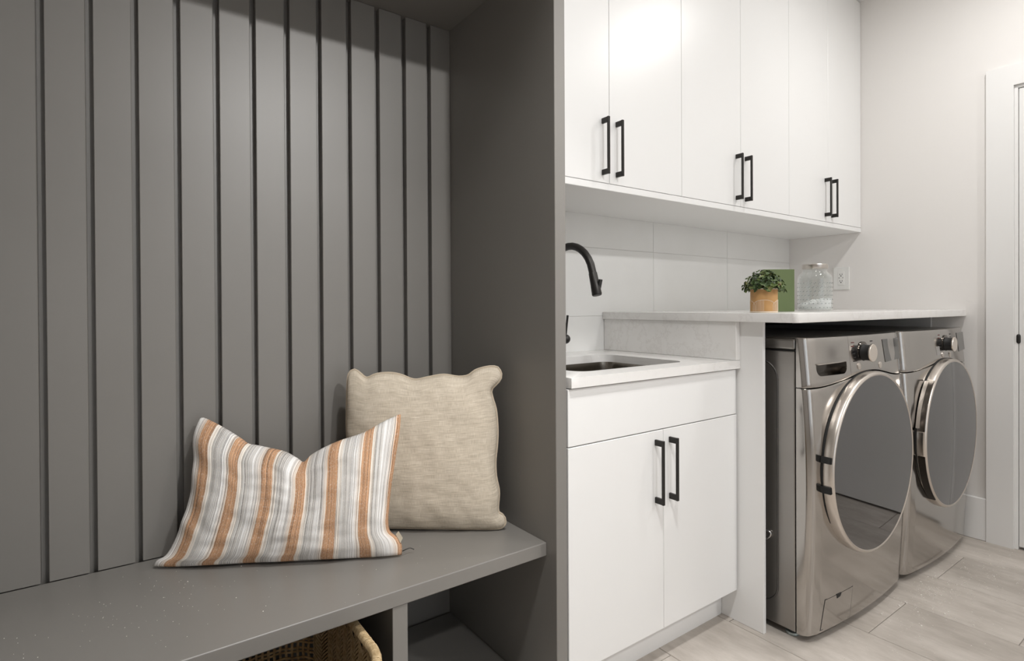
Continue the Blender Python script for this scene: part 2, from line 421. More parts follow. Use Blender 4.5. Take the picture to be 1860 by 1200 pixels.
tr_ = ramp(stripe, tl.outputs[0], [(0.36, (0.42, 0.41, 0.41)), (0.455, (0.94, 0.93, 0.92)), (0.53, (1.04, 1.04, 1.04)), (0.66, (1.42, 1.46, 1.50))])
mm = N(stripe, 'ShaderNodeMix', data_type='RGBA', blend_type='MULTIPLY'); mm.inputs[0].default_value = 0.95
L(stripe, band.outputs[0], mm.inputs[6]); L(stripe, tr_.outputs[0], mm.inputs[7])
# pale warp threads showing through in short dashes
dash = ramp(stripe, sl.outputs[0], [(0.54, (0, 0, 0)), (0.68, (0.45, 0.45, 0.45))])
m2 = N(stripe, 'ShaderNodeMix', data_type='RGBA'); L(stripe, dash.outputs[0], m2.inputs[0]); L(stripe, mm.outputs[2], m2.inputs[6]); m2.inputs[7].default_value = (0.78, 0.72, 0.65, 1)
L(stripe, m2.outputs[2], BS(stripe).inputs['Base Color'])
b1 = bump(stripe, tl.outputs[0], 0.35, 0.0012)
b2 = N(stripe, 'ShaderNodeBump'); b2.inputs['Strength'].default_value = 0.3; b2.inputs['Distance'].default_value = 0.0012
L(stripe, wv.outputs[0], b2.inputs['Height']); L(stripe, b1.outputs[0], b2.inputs['Normal']); L(stripe, b2.outputs[0], BS(stripe).inputs['Normal'])

linen = mat('beige_linen', (0.52, 0.44, 0.34), 0.92)
def weave(m, cols, st=0.45):
    tc = N(m, 'ShaderNodeTexCoord')
    def nn(s, d=2):
        mp = N(m, 'ShaderNodeMapping'); mp.inputs['Scale'].default_value = s; n = N(m, 'ShaderNodeTexNoise'); n.inputs['Scale'].default_value = 1; n.inputs['Detail'].default_value = d
        L(m, tc.outputs['UV'], mp.inputs[0]); L(m, mp.outputs[0], n.inputs['Vector']); return n
    a = nn((14, 300, 1)); b = nn((320, 24, 1)); c = nn((5, 60, 1))
    mx = N(m, 'ShaderNodeMix', data_type='FLOAT'); mx.inputs[0].default_value = 0.40; L(m, a.outputs[0], mx.inputs[2]); L(m, b.outputs[0], mx.inputs[3])
    m3 = N(m, 'ShaderNodeMix', data_type='FLOAT'); m3.inputs[0].default_value = 0.25; L(m, mx.outputs[0], m3.inputs[2]); L(m, c.outputs[0], m3.inputs[3])
    r = ramp(m, m3.outputs[0], cols); L(m, r.outputs[0], BS(m).inputs['Base Color']); bump(m, mx.outputs[0], st, 0.001)
weave(linen, [(0.36, (0.46, 0.395, 0.31)), (0.5, (0.60, 0.525, 0.42)), (0.62, (0.71, 0.635, 0.53))])

beige_frame = ((0.53, 1.487, 0.462), (0.8044, -0.5941, 0), (0.0515, 0.0697, 0.9962), (-0.5919, -0.8014, 0.0867))
beige_sides = dict(
 top=[(-0.0282, 0.4126), (-0.0231, 0.4287), (-0.0097, 0.4351), (0.0024, 0.4286), (0.0179, 0.4151), (0.0288, 0.4124), (0.0504, 0.422), (0.0883, 0.4256), (0.1209, 0.4201), (0.159, 0.4065), (0.1968, 0.4128), (0.2401, 0.4197), (0.2834, 0.4141), (0.3104, 0.4178), (0.332, 0.4327), (0.3698, 0.4423), (0.3941, 0.439), (0.4032, 0.4218)],
 right=[(0.4143, 0.0179), (0.4091, 0.0359), (0.3959, 0.0436), (0.3933, 0.059), (0.396, 0.1004), (0.3881, 0.1419), (0.3866, 0.1836), (0.391, 0.2255), (0.3926, 0.2676), (0.3885, 0.3205), (0.3794, 0.3524), (0.3751, 0.3764), (0.3886, 0.3924), (0.401, 0.4057), (0.4032, 0.4218)],
 bottom=[(-0.0148, 0.0049), (0.0942, 0.0034), (0.1684, 0.0024), (0.2531, 0.0009), (0.3377, -0.0001), (0.4011, 0.0025), (0.4143, 0.0179)],
 left=[(-0.0148, 0.0049), (-0.0196, 0.0332), (-0.0233, 0.111), (-0.0243, 0.2157), (-0.0281, 0.2685), (-0.0291, 0.3216), (-0.0291, 0.375), (-0.0282, 0.4126)])
bp = thing('cushion', 'square beige linen cushion with piped edge leaning in the nook corner', 'cushion', (0.68, 1.38, BZ))
_, ring = cushion('cover', beige_frame, beige_sides, 0.058, linen, bp, wr=0.003, seed=3, kl=7, kr=7, kt=7)
ring = [Vector((min(p.x, NX-0.006), p.y, max(p.z, 0.4625))) for p in ring]
pip = tube('piping', ring[::2], 0.0032, mat('piping_linen', (0.52, 0.44, 0.34), 0.9), bp, seg=7, closed=True)

striped_frame = ((0.069, 1.546, 0.464), (0.8659, -0.5003, 0), (0.1029, 0.1781, 0.9786), (-0.4896, -0.8473, 0.2057))
striped_sides = dict(
 bottom=[(-0.0035, 0.0003), (0.0286, -0.002), (0.0546, -0.003), (0.1235, -0.003), (0.2109, -0.0025), (0.2999, -0.003), (0.3899, -0.003), (0.4582, -0.003), (0.5087, -0.003), (0.5408, -0.002), (0.5732, -0.0007)],
 top=[(0.073, 0.3405), (0.0867, 0.3402), (0.1296, 0.318), (0.1728, 0.2911), (0.1946, 0.2755), (0.2155, 0.2712), (0.2483, 0.2633), (0.2812, 0.2544), (0.3099, 0.2382), (0.329, 0.2274), (0.3468, 0.244), (0.3789, 0.2618), (0.4161, 0.2772), (0.4727, 0.2947), (0.5154, 0.3176), (0.5587, 0.3368), (0.566, 0.3371)],
 left=[(-0.0035, 0.0003), (0.003, 0.0127), (0.0234, 0.0245), (0.0382, 0.0517), (0.0501, 0.088), (0.0617, 0.1313), (0.0681, 0.1845), (0.0671, 0.2388), (0.0622, 0.2803), (0.0644, 0.308), (0.073, 0.3405)],
 right=[(0.5732, -0.0007), (0.5729, 0.0214), (0.5633, 0.0397), (0.5444, 0.0539), (0.5393, 0.0766), (0.541, 0.1128), (0.5449, 0.1586), (0.5512, 0.2048), (0.5576, 0.2518), (0.5641, 0.2994), (0.566, 0.3371)])
spw = thing('cushion', 'oblong cushion with rust, cream and grey stripes lying in front of the beige one', 'cushion', (0.32, 1.4, BZ))
_, ring2 = cushion('cover', striped_frame, striped_sides, 0.052, stripe, spw, wr=0.006, dent=(0.57, 0.35, 0.55), seed=11, kl=1.1, kr=8)
Of, Uf, Vf, Nf = [Vector(v) for v in striped_frame]
c = Of+Uf*0.558+Vf*0.042+Nf*0.002
bm = bmesh.new(); vs = []
for (a, b, d) in ((0, 0.006, 0), (0.007, 0.014, 0.004), (0.018, -0.002, 0.007), (0.012, -0.014, 0.004)):
    vs.append(bm.verts.new(c+Uf*a+Vf*b+Nf*d))
f = bm.faces.new(vs); r = bmesh.ops.extrude_face_region(bm, geom=[f])
bmesh.ops.translate(bm, verts=[v for v in r['geom'] if isinstance(v, bmesh.types.BMVert)], vec=Nf*0.0008)
from_bm('care_tag', bm, mat('tag_cloth', (0.66, 0.60, 0.48), 0.9), spw, label='small cream fabric tag on the lower corner')
c2 = Of+Uf*0.575+Vf*0.008
tube('zipper_pull', [c2, c2+Vector((0.010, 0.004, 0.0)), c2+Vector((0.022, 0.004, 0.001)), c2+Vector((0.030, -0.002, -0.003))], 0.0013, black_m, spw, seg=6)

# ------------------------------------------------------------------ basket in the left cubby
straw = mat('seagrass', (0.30, 0.19, 0.085), 0.75)
n = noise_node(straw, 60, (1, 1, 1), perobj=False); r_ = ramp(straw, n.outputs[0], [(0.3, (0.24, 0.15, 0.07)), (0.55, (0.46, 0.31, 0.15)), (0.75, (0.62, 0.46, 0.26))]); L(straw, r_.outputs[0], BS(straw).inputs['Base Color'])
straw_l = mat('pale_seagrass', (0.50, 0.38, 0.22), 0.8)
n = noise_node(straw_l, 120); r_ = ramp(straw_l, n.outputs[0], [(0.3, (0.36, 0.25, 0.12)), (0.7, (0.62, 0.48, 0.29))]); L(straw_l, r_.outputs[0], BS(straw_l).inputs['Base Color'])
BX0, BX1, BY0, BY1, BR = -0.02, 0.419, 0.955, 1.43, 0.12
BZ0, BZ1 = 0.053, 0.378
def rrect(t, inset=0.0, zf=1.0):
    """point on the basket's rounded outline by arc length t"""
    x0, x1, y0, y1 = BX0+inset, BX1-inset, BY0+inset, BY1-inset; r = BR
    segs = [('l', (x0+r, y1), (x1-r, y1)), ('a', (x1-r, y1-r), PI/2, 0), ('l', (x1, y1-r), (x1, y0+r)), ('a', (x1-r, y0+r), 0, -PI/2),
            ('l', (x1-r, y0), (x0+r, y0)), ('a', (x0+r, y0+r), -PI/2, -PI), ('l', (x0, y0+r), (x0, y1-r)), ('a', (x0+r, y1-r), PI, PI/2)]
    lens = [math.dist(s[1], s[2]) if s[0] == 'l' else r*PI/2 for s in segs]
    tot = sum(lens); t = (t % 1.0)*tot
    for s, l in zip(segs, lens):
        if t <= l:
            f = t/l
            if s[0] == 'l':
                return Vector((s[1][0]+(s[2][0]-s[1][0])*f, s[1][1]+(s[2][1]-s[1][1])*f, 0)), tot
            a = s[2]+(s[3]-s[2])*f
            return Vector((s[1][0]+r*math.cos(a), s[1][1]+r*math.sin(a), 0)), tot
        t -= l
    return Vector((segs[0][1][0], segs[0][1][1], 0)), tot
bk_ = thing('wicker_basket', 'woven seagrass basket with braided rim in the left cubby under the bench', 'basket', (0.2, 1.2, BZ0))
_, tot = rrect(0)
# open grid back and near-left wall; herringbone right wall
grid = bmesh.new(); herr = bmesh.new()
n_st = 130
def strip(bm, pts, width_dir, wd, tk=0.0012):
    ps = []
    for p in pts: ps.append(p)
    rings = []
    for i, p in enumerate(ps):
        t = (ps[min(i+1, len(ps)-1)]-ps[max(i-1, 0)]).normalized()
        wv_ = width_dir if not callable(width_dir) else width_dir(t)
        nn = t.cross(wv_).normalized()
        rings.append([bm.verts.new(p+wv_*wd/2+nn*tk), bm.verts.new(p-wv_*wd/2+nn*tk), bm.verts.new(p-wv_*wd/2-nn*tk), bm.verts.new(p+wv_*wd/2-nn*tk)])
    for a, b in zip(rings, rings[1:]):
        for k in range(4): bm.faces.new((a[k], a[(k+1) % 4], b[(k+1) % 4], b[k]))
def wallp(t, z): p, _ = rrect(t, 0.006); return Vector((p.x, p.y, z))
back_end = ((BX1-BX0-2*BR)+BR*PI/2*0.55)/tot       # grid covers the back and wraps part of the corner
# grid part: whole way round except the right wall
right_end = back_end+((BY1-BY0-2*BR)+BR*PI/2*0.9)/tot
ts = [right_end+(1+back_end-right_end)*i/120 for i in range(121)]
for j in range(14):
    z = BZ0+0.012+j*0.0235
    for dz in (0, 0.0085):
        strip(grid, [wallp(t, z+dz+0.0012*math.sin(i*1.3+j)) for i, t in enumerate(ts)], Vector((0, 0, 1)), 0.0048)
nvt = 88
for i in range(nvt):
    t = right_end+(1+back_end-right_end)*i/nvt
    a = wallp(t, 0); b = wallp(t+0.0005, 0); tang = (b-a).normalized()
    inward = Vector((0.2-a.x, 1.2-a.y, 0)).normalized()*0.0022
    strip(grid, [wallp(t, z)+inward*(1 if int(z*40) % 2 else -1) for z in [BZ0+0.02*k for k in range(17)]], tang, 0.0056)
# herringbone wall: slanted strands in columns of alternating direction
cols = 16; span = right_end-back_end
for cidx in range(cols):
    t0 = back_end+span*cidx/cols; t1 = back_end+span*(cidx+1)/cols+0.0006
    up_ = 1 if cidx % 2 else -1
    z = BZ0-0.03
    while z < BZ1:
        p0 = wallp(t0, max(BZ0, min(BZ1-0.006, z))); p1 = wallp(t1, max(BZ0, min(BZ1-0.006, z+up_*0.026+0.0)))
        if (p1-p0).length > 0.01:
            strip(herr, [p0, (p0+p1)/2+Vector((-0.0016, 0, 0)), p1], Vector((0, 0, 1)), 0.0056, 0.0014)
        z += 0.0090
from_bm('open_weave_wall', grid, straw, bk_, kind='stuff')
from_bm('herringbone_wall', herr, straw_l, bk_, kind='stuff')
# backing weft right behind the herringbone
bm = bmesh.new(); prevv = None
for i in range(41):
    t = back_end+span*i/40; p, _ = rrect(t, 0.001); a = bm.verts.new((p.x, p.y, BZ0)); b = bm.verts.new((p.x, p.y, BZ1-0.006))
    if prevv: bm.faces.new((prevv[0], a, b, prevv[1]))
    prevv = (a, b)
from_bm('basket_lining', bm, mat('dark_straw', (0.03, 0.018, 0.01), 0.9), bk_)
bm = bmesh.new(); bm.faces.new([bm.verts.new((*rrect(i/48, 0.006)[0].xy, BZ0+0.003)) for i in range(48)])
bmesh.ops.solidify(bm, geom=bm.faces[:], thickness=0.003)
from_bm('basket_bottom', bm, straw, bk_)
rp = [Vector((*rrect(i/160, 0.002)[0].xy, BZ1+0.002)) for i in range(160)]
rim = tube('rim', rp, 0.0085, straw_l, bk_, seg=8, closed=True)
bm = bmesh.new(); nw_ = 420; path = []
for i in range(nw_*6):
    t = i/(nw_*6); p, _ = rrect(t, 0.002); q, _ = rrect(t+0.002, 0.002); tg = (q-p).normalized(); sd = Vector((tg.y, -tg.x, 0)); a = i*2*PI/6
    rr = 0.0095+0.0012*noise.noise(Vector((i*0.21, 0, 0)))
    path.append(Vector((p.x, p.y, BZ1+0.002))+sd*math.cos(a)*rr+Vector((0, 0, 1))*math.sin(a)*rr)
bm_tube(bm, path, 0.0017, 4, closed=True)
from_bm('rim_wrapping', bm, straw_l, bk_, smooth=True, kind='stuff')

# ------------------------------------------------------------------ base cabinet with sink
YD = 1.0759
def handle(parent, xc, yd, z0, z1):
    """square bar pull standing off a door face at y = yd; the feet are flush with the bar's ends"""
    bm = bmesh.new(); h = 0.0042; yb = yd-0.028
    bm_box(bm, xc-h, xc+h, yb-0.004, yb+0.003, z0, z1, 0.0008)
    bm_box(bm, xc-h+0.0004, xc+h-0.0004, yb+0.002, yd, z1-0.0175, z1-0.0004, 0.0008)
    bm_box(bm, xc-h+0.0004, xc+h-0.0004, yb+0.002, yd, z0+0.0004, z0+0.0175, 0.0008)
    return from_bm('handle', bm, black_m, parent, label='matte black square bar handle')
bc = thing('base_cabinet', 'white flat-front base cabinet with two doors under the sink', 'cabinet', (1.32, 1.38, 0))
bm = bmesh.new()
bm_box(bm, 0.946, 0.964, YD+0.0195, 1.675, 0.10, 0.8565); bm_box(bm, 1.6815, 1.6995, YD+0.0195, 1.675, 0.10, 0.8565)
bm_box(bm, 0.964, 1.6815, YD+0.0195, 1.675, 0.10, 0.118); bm_box(bm, 0.964, 1.6815, 1.66, 1.675, 0.118, 0.8565); bm_box(bm, 0.964, 1.6815, YD+0.0195, YD+0.035, 0.80, 0.8565)
from_bm('carcass', bm, white_lac, bc)
box('drawer_front', 0.946, 1.6955, YD, YD+0.019, 0.7055, 0.8545, white_lac, bc, bev=0.0012)
d1 = box('door', 0.946, 1.3202, YD, YD+0.019, 0.110, 0.7025, white_lac, bc, bev=0.0012)
d2 = box('door', 1.3218, 1.6985, YD, YD+0.019, 0.110, 0.7025, white_lac, bc, bev=0.0012)
handle(d1, 1.2855, YD, 0.4915, 0.678); handle(d2, 1.3495, YD, 0.4915, 0.678)
box('toe_kick', 0.946, 1.7035, 1.139, 1.155, 0, 0.0995, white_lac, bc)

def rounded(x0, x1, y0, y1, r, n=8):
    out = []
    for cx_, cy_, a0 in ((x1-r, y0+r, -PI/2), (x1-r, y1-r, 0), (x0+r, y1-r, PI/2), (x0+r, y0+r, PI)):
        for k in range(n+1):
            a = a0+k*(PI/2)/n; out.append((cx_+r*math.cos(a), cy_+r*math.sin(a)))
    return out
HX0, HX1, HY0, HY1 = 1.055, 1.528, 1.150, 1.512
CXL, CXR, CYF, CZ0, CZ1 = 0.9485, 1.7035, 1.0645, 0.8585, 0.8855
inner = rounded(HX0, HX1, HY0, HY1, 0.045)
cxm, cym = (HX0+HX1)/2, (HY0+HY1)/2
outer = []
for px, py in inner:
    dx, dy = px-cxm, py-cym
    t = min((CXR-cxm)/dx if dx > 0 else (CXL-cxm)/dx if dx < 0 else 9e9, (YW-0.001-cym)/dy if dy > 0 else (CYF-cym)/dy if dy < 0 else 9e9)
    outer.append([cxm+dx*t, cym+dy*t])
for cc in ((CXL, CYF), (CXR, CYF), (CXL, YW-0.001), (CXR, YW-0.001)):
    i = min(range(len(outer)), key=lambda k: math.dist(outer[k], cc)); outer[i] = list(cc)
bm = bmesh.new(); n = len(inner)
ot = [bm.verts.new((*p, CZ1)) for p in outer]; it = [bm.verts.new((*p, CZ1)) for p in inner]
ob = [bm.verts.new((*p, CZ0)) for p in outer]; ib = [bm.verts.new((*p, CZ0)) for p in inner]
for i in range(n):
    j = (i+1) % n
    bm.faces.new((ot[i], ot[j], it[j], it[i])); bm.faces.new((ob[i], ib[i], ib[j], ob[j]))
    bm.faces.new((ot[i], ob[i], ob[j], ot[j])); bm.faces.new((it[i], it[j], ib[j], ib[i]))
es = [e for e in bm.edges if all(v in ot for v in e.verts)]
bmesh.ops.bevel(bm, geom=es, offset=0.0025, segments=2, affect='EDGES', profile=0.5)
ct = from_bm('sink_countertop', bm, quartz, angle=40)
setp(ct, 'lower white quartz countertop with rounded sink cut-out', 'countertop')
# undermount basin
bm = bmesh.new(); loops = []
for ins, z, r in ((0.004, CZ0-0.0006, 0.045), (0.006, CZ0-0.02, 0.045), (0.010, 0.70, 0.042), (0.03, 0.665, 0.035), (0.12, 0.655, 0.03)):
    loops.append([bm.verts.new((*p, z)) for p in rounded(HX0-0.006+ins, HX1+0.006-ins, HY0-0.006+ins, HY1+0.006-ins, r)])
for a, b in zip(loops, loops[1:]):
    for i in range(n): bm.faces.new((a[i], a[(i+1) % n], b[(i+1) % n], b[i]))
bm.faces.new(loops[-1])
for f in bm.faces: f.normal_flip()
bmesh.ops.solidify(bm, geom=bm.faces[:], thickness=0.0012)
sk = thing('undermount_sink', 'stainless steel sink basin set below the lower countertop', 'sink', (cxm, cym, 0.655))
from_bm('basin', bm, sink_steel, sk, angle=50)
lathe('drain', [(0, 0.003), (0.02, 0.003), (0.04, 0.004), (0.042, 0.001), (0, 0.001)], (cxm, cym, 0.6555), dark_chrome, sk, seg=28)

# faucet: arched in the plane x = 1.29, spout reaching over the bowl
fx, fy = 1.29, 1.575
fc = thing('faucet', 'matte black gooseneck pull-down faucet rising behind the sink', 'faucet', (fx, fy, CZ1))
lathe('base', [(0, 0.0), (0.027, 0), (0.027, 0.006), (0.0225, 0.012), (0.0215, 0.09), (0, 0.09)], (fx, fy, CZ1), black_m, fc, seg=28)
pts = [(fx, fy, CZ1+0.085), (fx, fy, 1.05), (fx, fy, 1.12)]
yc0, zc0, rr = 1.456, 1.153, 0.119
for k in range(0, 15):
    a = k*(PI*0.85)/14; pts.append((fx, yc0+rr*math.cos(a), zc0+rr*math.sin(a)*1.06))
ye, ze = pts[-1][1], pts[-1][2]
hd0 = (fx, ye-0.010, ze-0.030); pts.append(hd0)
tube('spout', pts, 0.0128, black_m, fc, seg=16)
dirv = Vector((0, -0.26, -0.965)).normalized(); h0 = Vector(hd0)
tube('spray_head', [h0, h0+dirv*0.002, h0+dirv*0.04, h0+dirv*0.074, h0+dirv*0.078], [0.0136, 0.0142, 0.0152, 0.0168, 0.0150], black_m, fc, seg=18)
cb = h0+dirv*0.045+Vector((0.006, -0.0145, 0.003))
bm = bmesh.new(); bmesh.ops.create_cube(bm, size=1, matrix=Matrix.Translation(cb) @ Matrix.Rotation(0.26, 4, 'X') @ Matrix.Diagonal((0.012, 0.006, 0.036, 1)))
from_bm('spray_button', bm, dark_gap, fc)
tube('valve_stem', [(fx+0.018, fy, 0.945), (fx+0.05, fy, 0.945), (fx+0.075, fy-0.002, 0.946)], 0.0125, black_m, fc, seg=14)
bm = bmesh.new(); bmesh.ops.create_uvsphere(bm, u_segments=20, v_segments=12, radius=0.018, matrix=Matrix.Translation((fx+0.083, fy-0.002, 0.947)))
from_bm('valve_cap', bm, black_m, fc, smooth=True)
tube('lever', [(fx+0.083, fy-0.002, 0.955), (fx+0.087, fy-0.004, 1.0), (fx+0.090, fy-0.006, 1.036)], [0.0042, 0.004, 0.0045], black_m, fc, seg=10)

# quartz upstand, support panels, raised top
us = box('quartz_side_splash', 1.6802, 1.7035, CYF+0.001, YW-0.001, CZ1+0.0004, 1.0148, quartz, bev=0.0012)
setp(us, 'short white quartz upstand between the lower and raised countertops', 'side splash')
pn = box('support_panel', 1.7045, 1.7185, 0.985, YW-0.001, 0, 1.0148, white_lac, bev=0.001)
setp(pn, 'white upright panel between the sink cabinet and the washing machine', 'panel')
pn2 = box('support_panel', 3.166, 3.1768, 0.985, YW-0.001, 0.001, 1.0148, white_lac, bev=0.001)
setp(pn2, 'narrow white upright panel behind the dryer against the right wall', 'panel')
poly = [(1.6715, YW-0.001), (3.1895, YW-0.001), (3.1895, 0.857)]
for k in range(7):
    a = -PI/2-k*(PI/2)/6; poly.append((1.6715+0.014+0.014*math.cos(a), 0.857+0.014+0.014*math.sin(a)))
bm = bmesh.new(); bm_prism(bm, poly, 1.0152, 1.0448)
es = [e for e in bm.edges if abs(e.verts[0].co.z-e.verts[1].co.z) < 1e-6]
bmesh.ops.bevel(bm, geom=es, offset=0.002, segments=2, affect='EDGES', profile=0.5)
rc = from_bm('raised_countertop', bm, quartz, angle=40); setp(rc, 'raised white quartz countertop over the washing machine and dryer', 'countertop')

# ------------------------------------------------------------------ wall cabinets
YU = 1.2992
uprights = [(0.946, 1.3292, 1.7052), (1.7052, 2.0860, 2.4650), (2.4650, 2.8310, 3.188)]
ulabels = ['white wall cabinet nearest the charcoal panel, two tall flat doors', 'middle white wall cabinet with two tall flat doors',
           'white wall cabinet against the right wall, two tall flat doors']
for (a, s_, b), lb in zip(uprights, ulabels):
    cab = thing('wall_cabinet', lb, 'cabinet', ((a+b)/2, 1.49, 1.4735), group='white wall cabinets')
    box('carcass', a, b, YU+0.0195, YW-0.001, 1.4725, CEIL-0.001, white_lac, cab)
    dl = box('door', a+0.0008, s_-0.0008, YU, YU+0.019, 1.4740, CEIL-0.004, white_lac, cab, bev=0.001)
    dr_ = box('door', s_+0.0008, b-0.0008, YU, YU+0.019, 1.4740, CEIL-0.004, white_lac, cab, bev=0.001)
    handle(dl, s_-0.0325, YU, 1.497, 1.682); handle(dr_, s_+0.0325, YU, 1.497, 1.682)
ub = box('cabinet_underboard', 0.946, 3.188, YU-0.001, YW-0.001, 1.4500, 1.4718, white_lac, bev=0.0012)
setp(ub, 'long white board closing the underside of the wall cabinets', 'board')

# ------------------------------------------------------------------ laundry machines
def lerp_tab(z, tab):
    if z <= tab[0][0]: return tab[0][1]
    for (a, fa), (b, fb) in zip(tab, tab[1:]):
        if z <= b: return fa+(fb-fa)*(z-a)/(b-a)
    return tab[-1][1]
def smooth_tab(z, tab):
    return sum(lerp_tab(z+d, tab) for d in (-0.05, -0.025, 0, 0.025, 0.05))/5
YC = [(-0.1, -0.004), (0.03, -0.007), (0.25, -0.020), (0.5, -0.025), (0.64, -0.022), (0.80, -0.012), (0.964, 0.002), (1.1, 0.013)]
SEAM = [(-0.343, 0.8065), (-0.31, 0.807), (-0.25, 0.8100), (-0.182, 0.8175), (-0.1, 0.8285), (-0.028, 0.8395), (0.02, 0.8425), (0.063, 0.8415), (0.112, 0.8355), (0.163, 0.8265), (0.22, 0.816), (0.283, 0.809), (0.343, 0.807)]
HW = 0.343; BACK = 0.0305; RC = 0.026
def facey(x, z): s = x/HW; return smooth_tab(z, YC)-0.022*(1-s*s)
def seamz(x): return sum(lerp_tab(x+d, SEAM) for d in (-0.03, -0.015, 0, 0.015, 0.03))/5
def ringpts(x0, x1, z, nx):
    """front outline of a solid front section between x0 and x1 (with rounded outer corners)"""
    out = []
    for i in range(nx+1):
        x = x0+(x1-x0)*i/nx
        out.append((x, facey(x, z), 0))
    # corner rounding
    res = []
    for side in (0, 1):
        pass
    pts = []
    def corner(sgn):
        F = facey(sgn*HW, z); o = []
        for k in range(7):
            a = k*(PI/2)/6
            o.append((sgn*(HW-RC+RC*math.cos(a)), F+RC-RC*math.sin(a)))
        return o
    left_full = x0 <= -HW+1e-6; right_full = x1 >= HW-1e-6
    if left_full: pts += corner(-1)
    lo = x0+(RC if left_full else 0); hi = x1-(RC if right_full else 0)
    for i in range(nx+1):
        x = lo+(hi-lo)*i/nx
        if (left_full and i == 0) or (right_full and i == nx): continue
        pts.append((x, facey(x, z)))
    if right_full: pts += corner(1)[::-1]
    return pts
def front_solid(name, x0, x1, zlo, zhi, m, parent, nx=36, nz_=16, round_top=0.0, round_bot=0.0):
    bm = bmesh.new(); rings = []
    fr = [i/nz_ for i in range(nz_+1)]
    rows = [('r', f) for f in fr]
    for kind_, f in rows:
        base = ringpts(x0, x1, 0.5, nx)
        row = []
        for idx_, (bx, _) in enumerate(base):
            z = zlo(bx)*(1-f)+zhi(bx)*f
            p = ringpts(x0, x1, z, nx)[idx_]
            d = 0.0
            if round_top and f > 0.999: d = round_top
            if round_bot and f < 0.001: d = round_bot
            row.append((p[0], min(p[1]+d, BACK-0.001), z))
        row.append((x1, BACK, zlo(x1)*(1-f)+zhi(x1)*f)); row.append((x0, BACK, zlo(x0)*(1-f)+zhi(x0)*f))
        rings.append(row)
    if round_top:
        r2 = [(a, b-round_top*0.7 if i < len(rings[-1])-2 else b, c-round_top*0.35) for i, (a, b, c) in enumerate(rings[-1])]
        r3 = [(a, b-round_top if i < len(rings[-1])-2 else b, c-round_top) for i, (a, b, c) in enumerate(rings[-1])]
        rings = rings[:-1]+[r3, r2, rings[-1]]
    if round_bot:
        r2 = [(a, b-round_bot*0.7 if i < len(rings[0])-2 else b, c+round_bot*0.35) for i, (a, b, c) in enumerate(rings[0])]
        r3 = [(a, b-round_bot if i < len(rings[0])-2 else b, c+round_bot) for i, (a, b, c) in enumerate(rings[0])]
        rings = [rings[0], r2, r3]+rings[1:]
    V_ = [[bm.verts.new(p) for p in r] for r in rings]; n = len(V_[0])
    for a, b in zip(V_, V_[1:]):
        for i in range(n): bm.faces.new((a[i], a[(i+1) % n], b[(i+1) % n], b[i]))
    bm.faces.new(V_[0]); bm.faces.new(V_[-1])
    return from_bm(name, bm, m, parent, angle=32)
def onface(x, z, off=0.0): return Vector((x, facey(x, z)-off, z))
def patch(name, pts, m, parent, off=0.0006, th=0.0006, **kw):
    """thin plate following the front surface; pts are (x, z) in order"""
    bm = bmesh.new(); a = [bm.verts.new(onface(x, z, off)) for x, z in pts]; b = [bm.verts.new(onface(x, z, off-th-0.002)) for x, z in pts]
    n = len(pts); bm.faces.new(a); bm.faces.new(b[::-1])
    for i in range(n): bm.faces.new((a[i], a[(i+1) % n], b[(i+1) % n], b[i]))
    return from_bm(name, bm, m, parent, **kw)
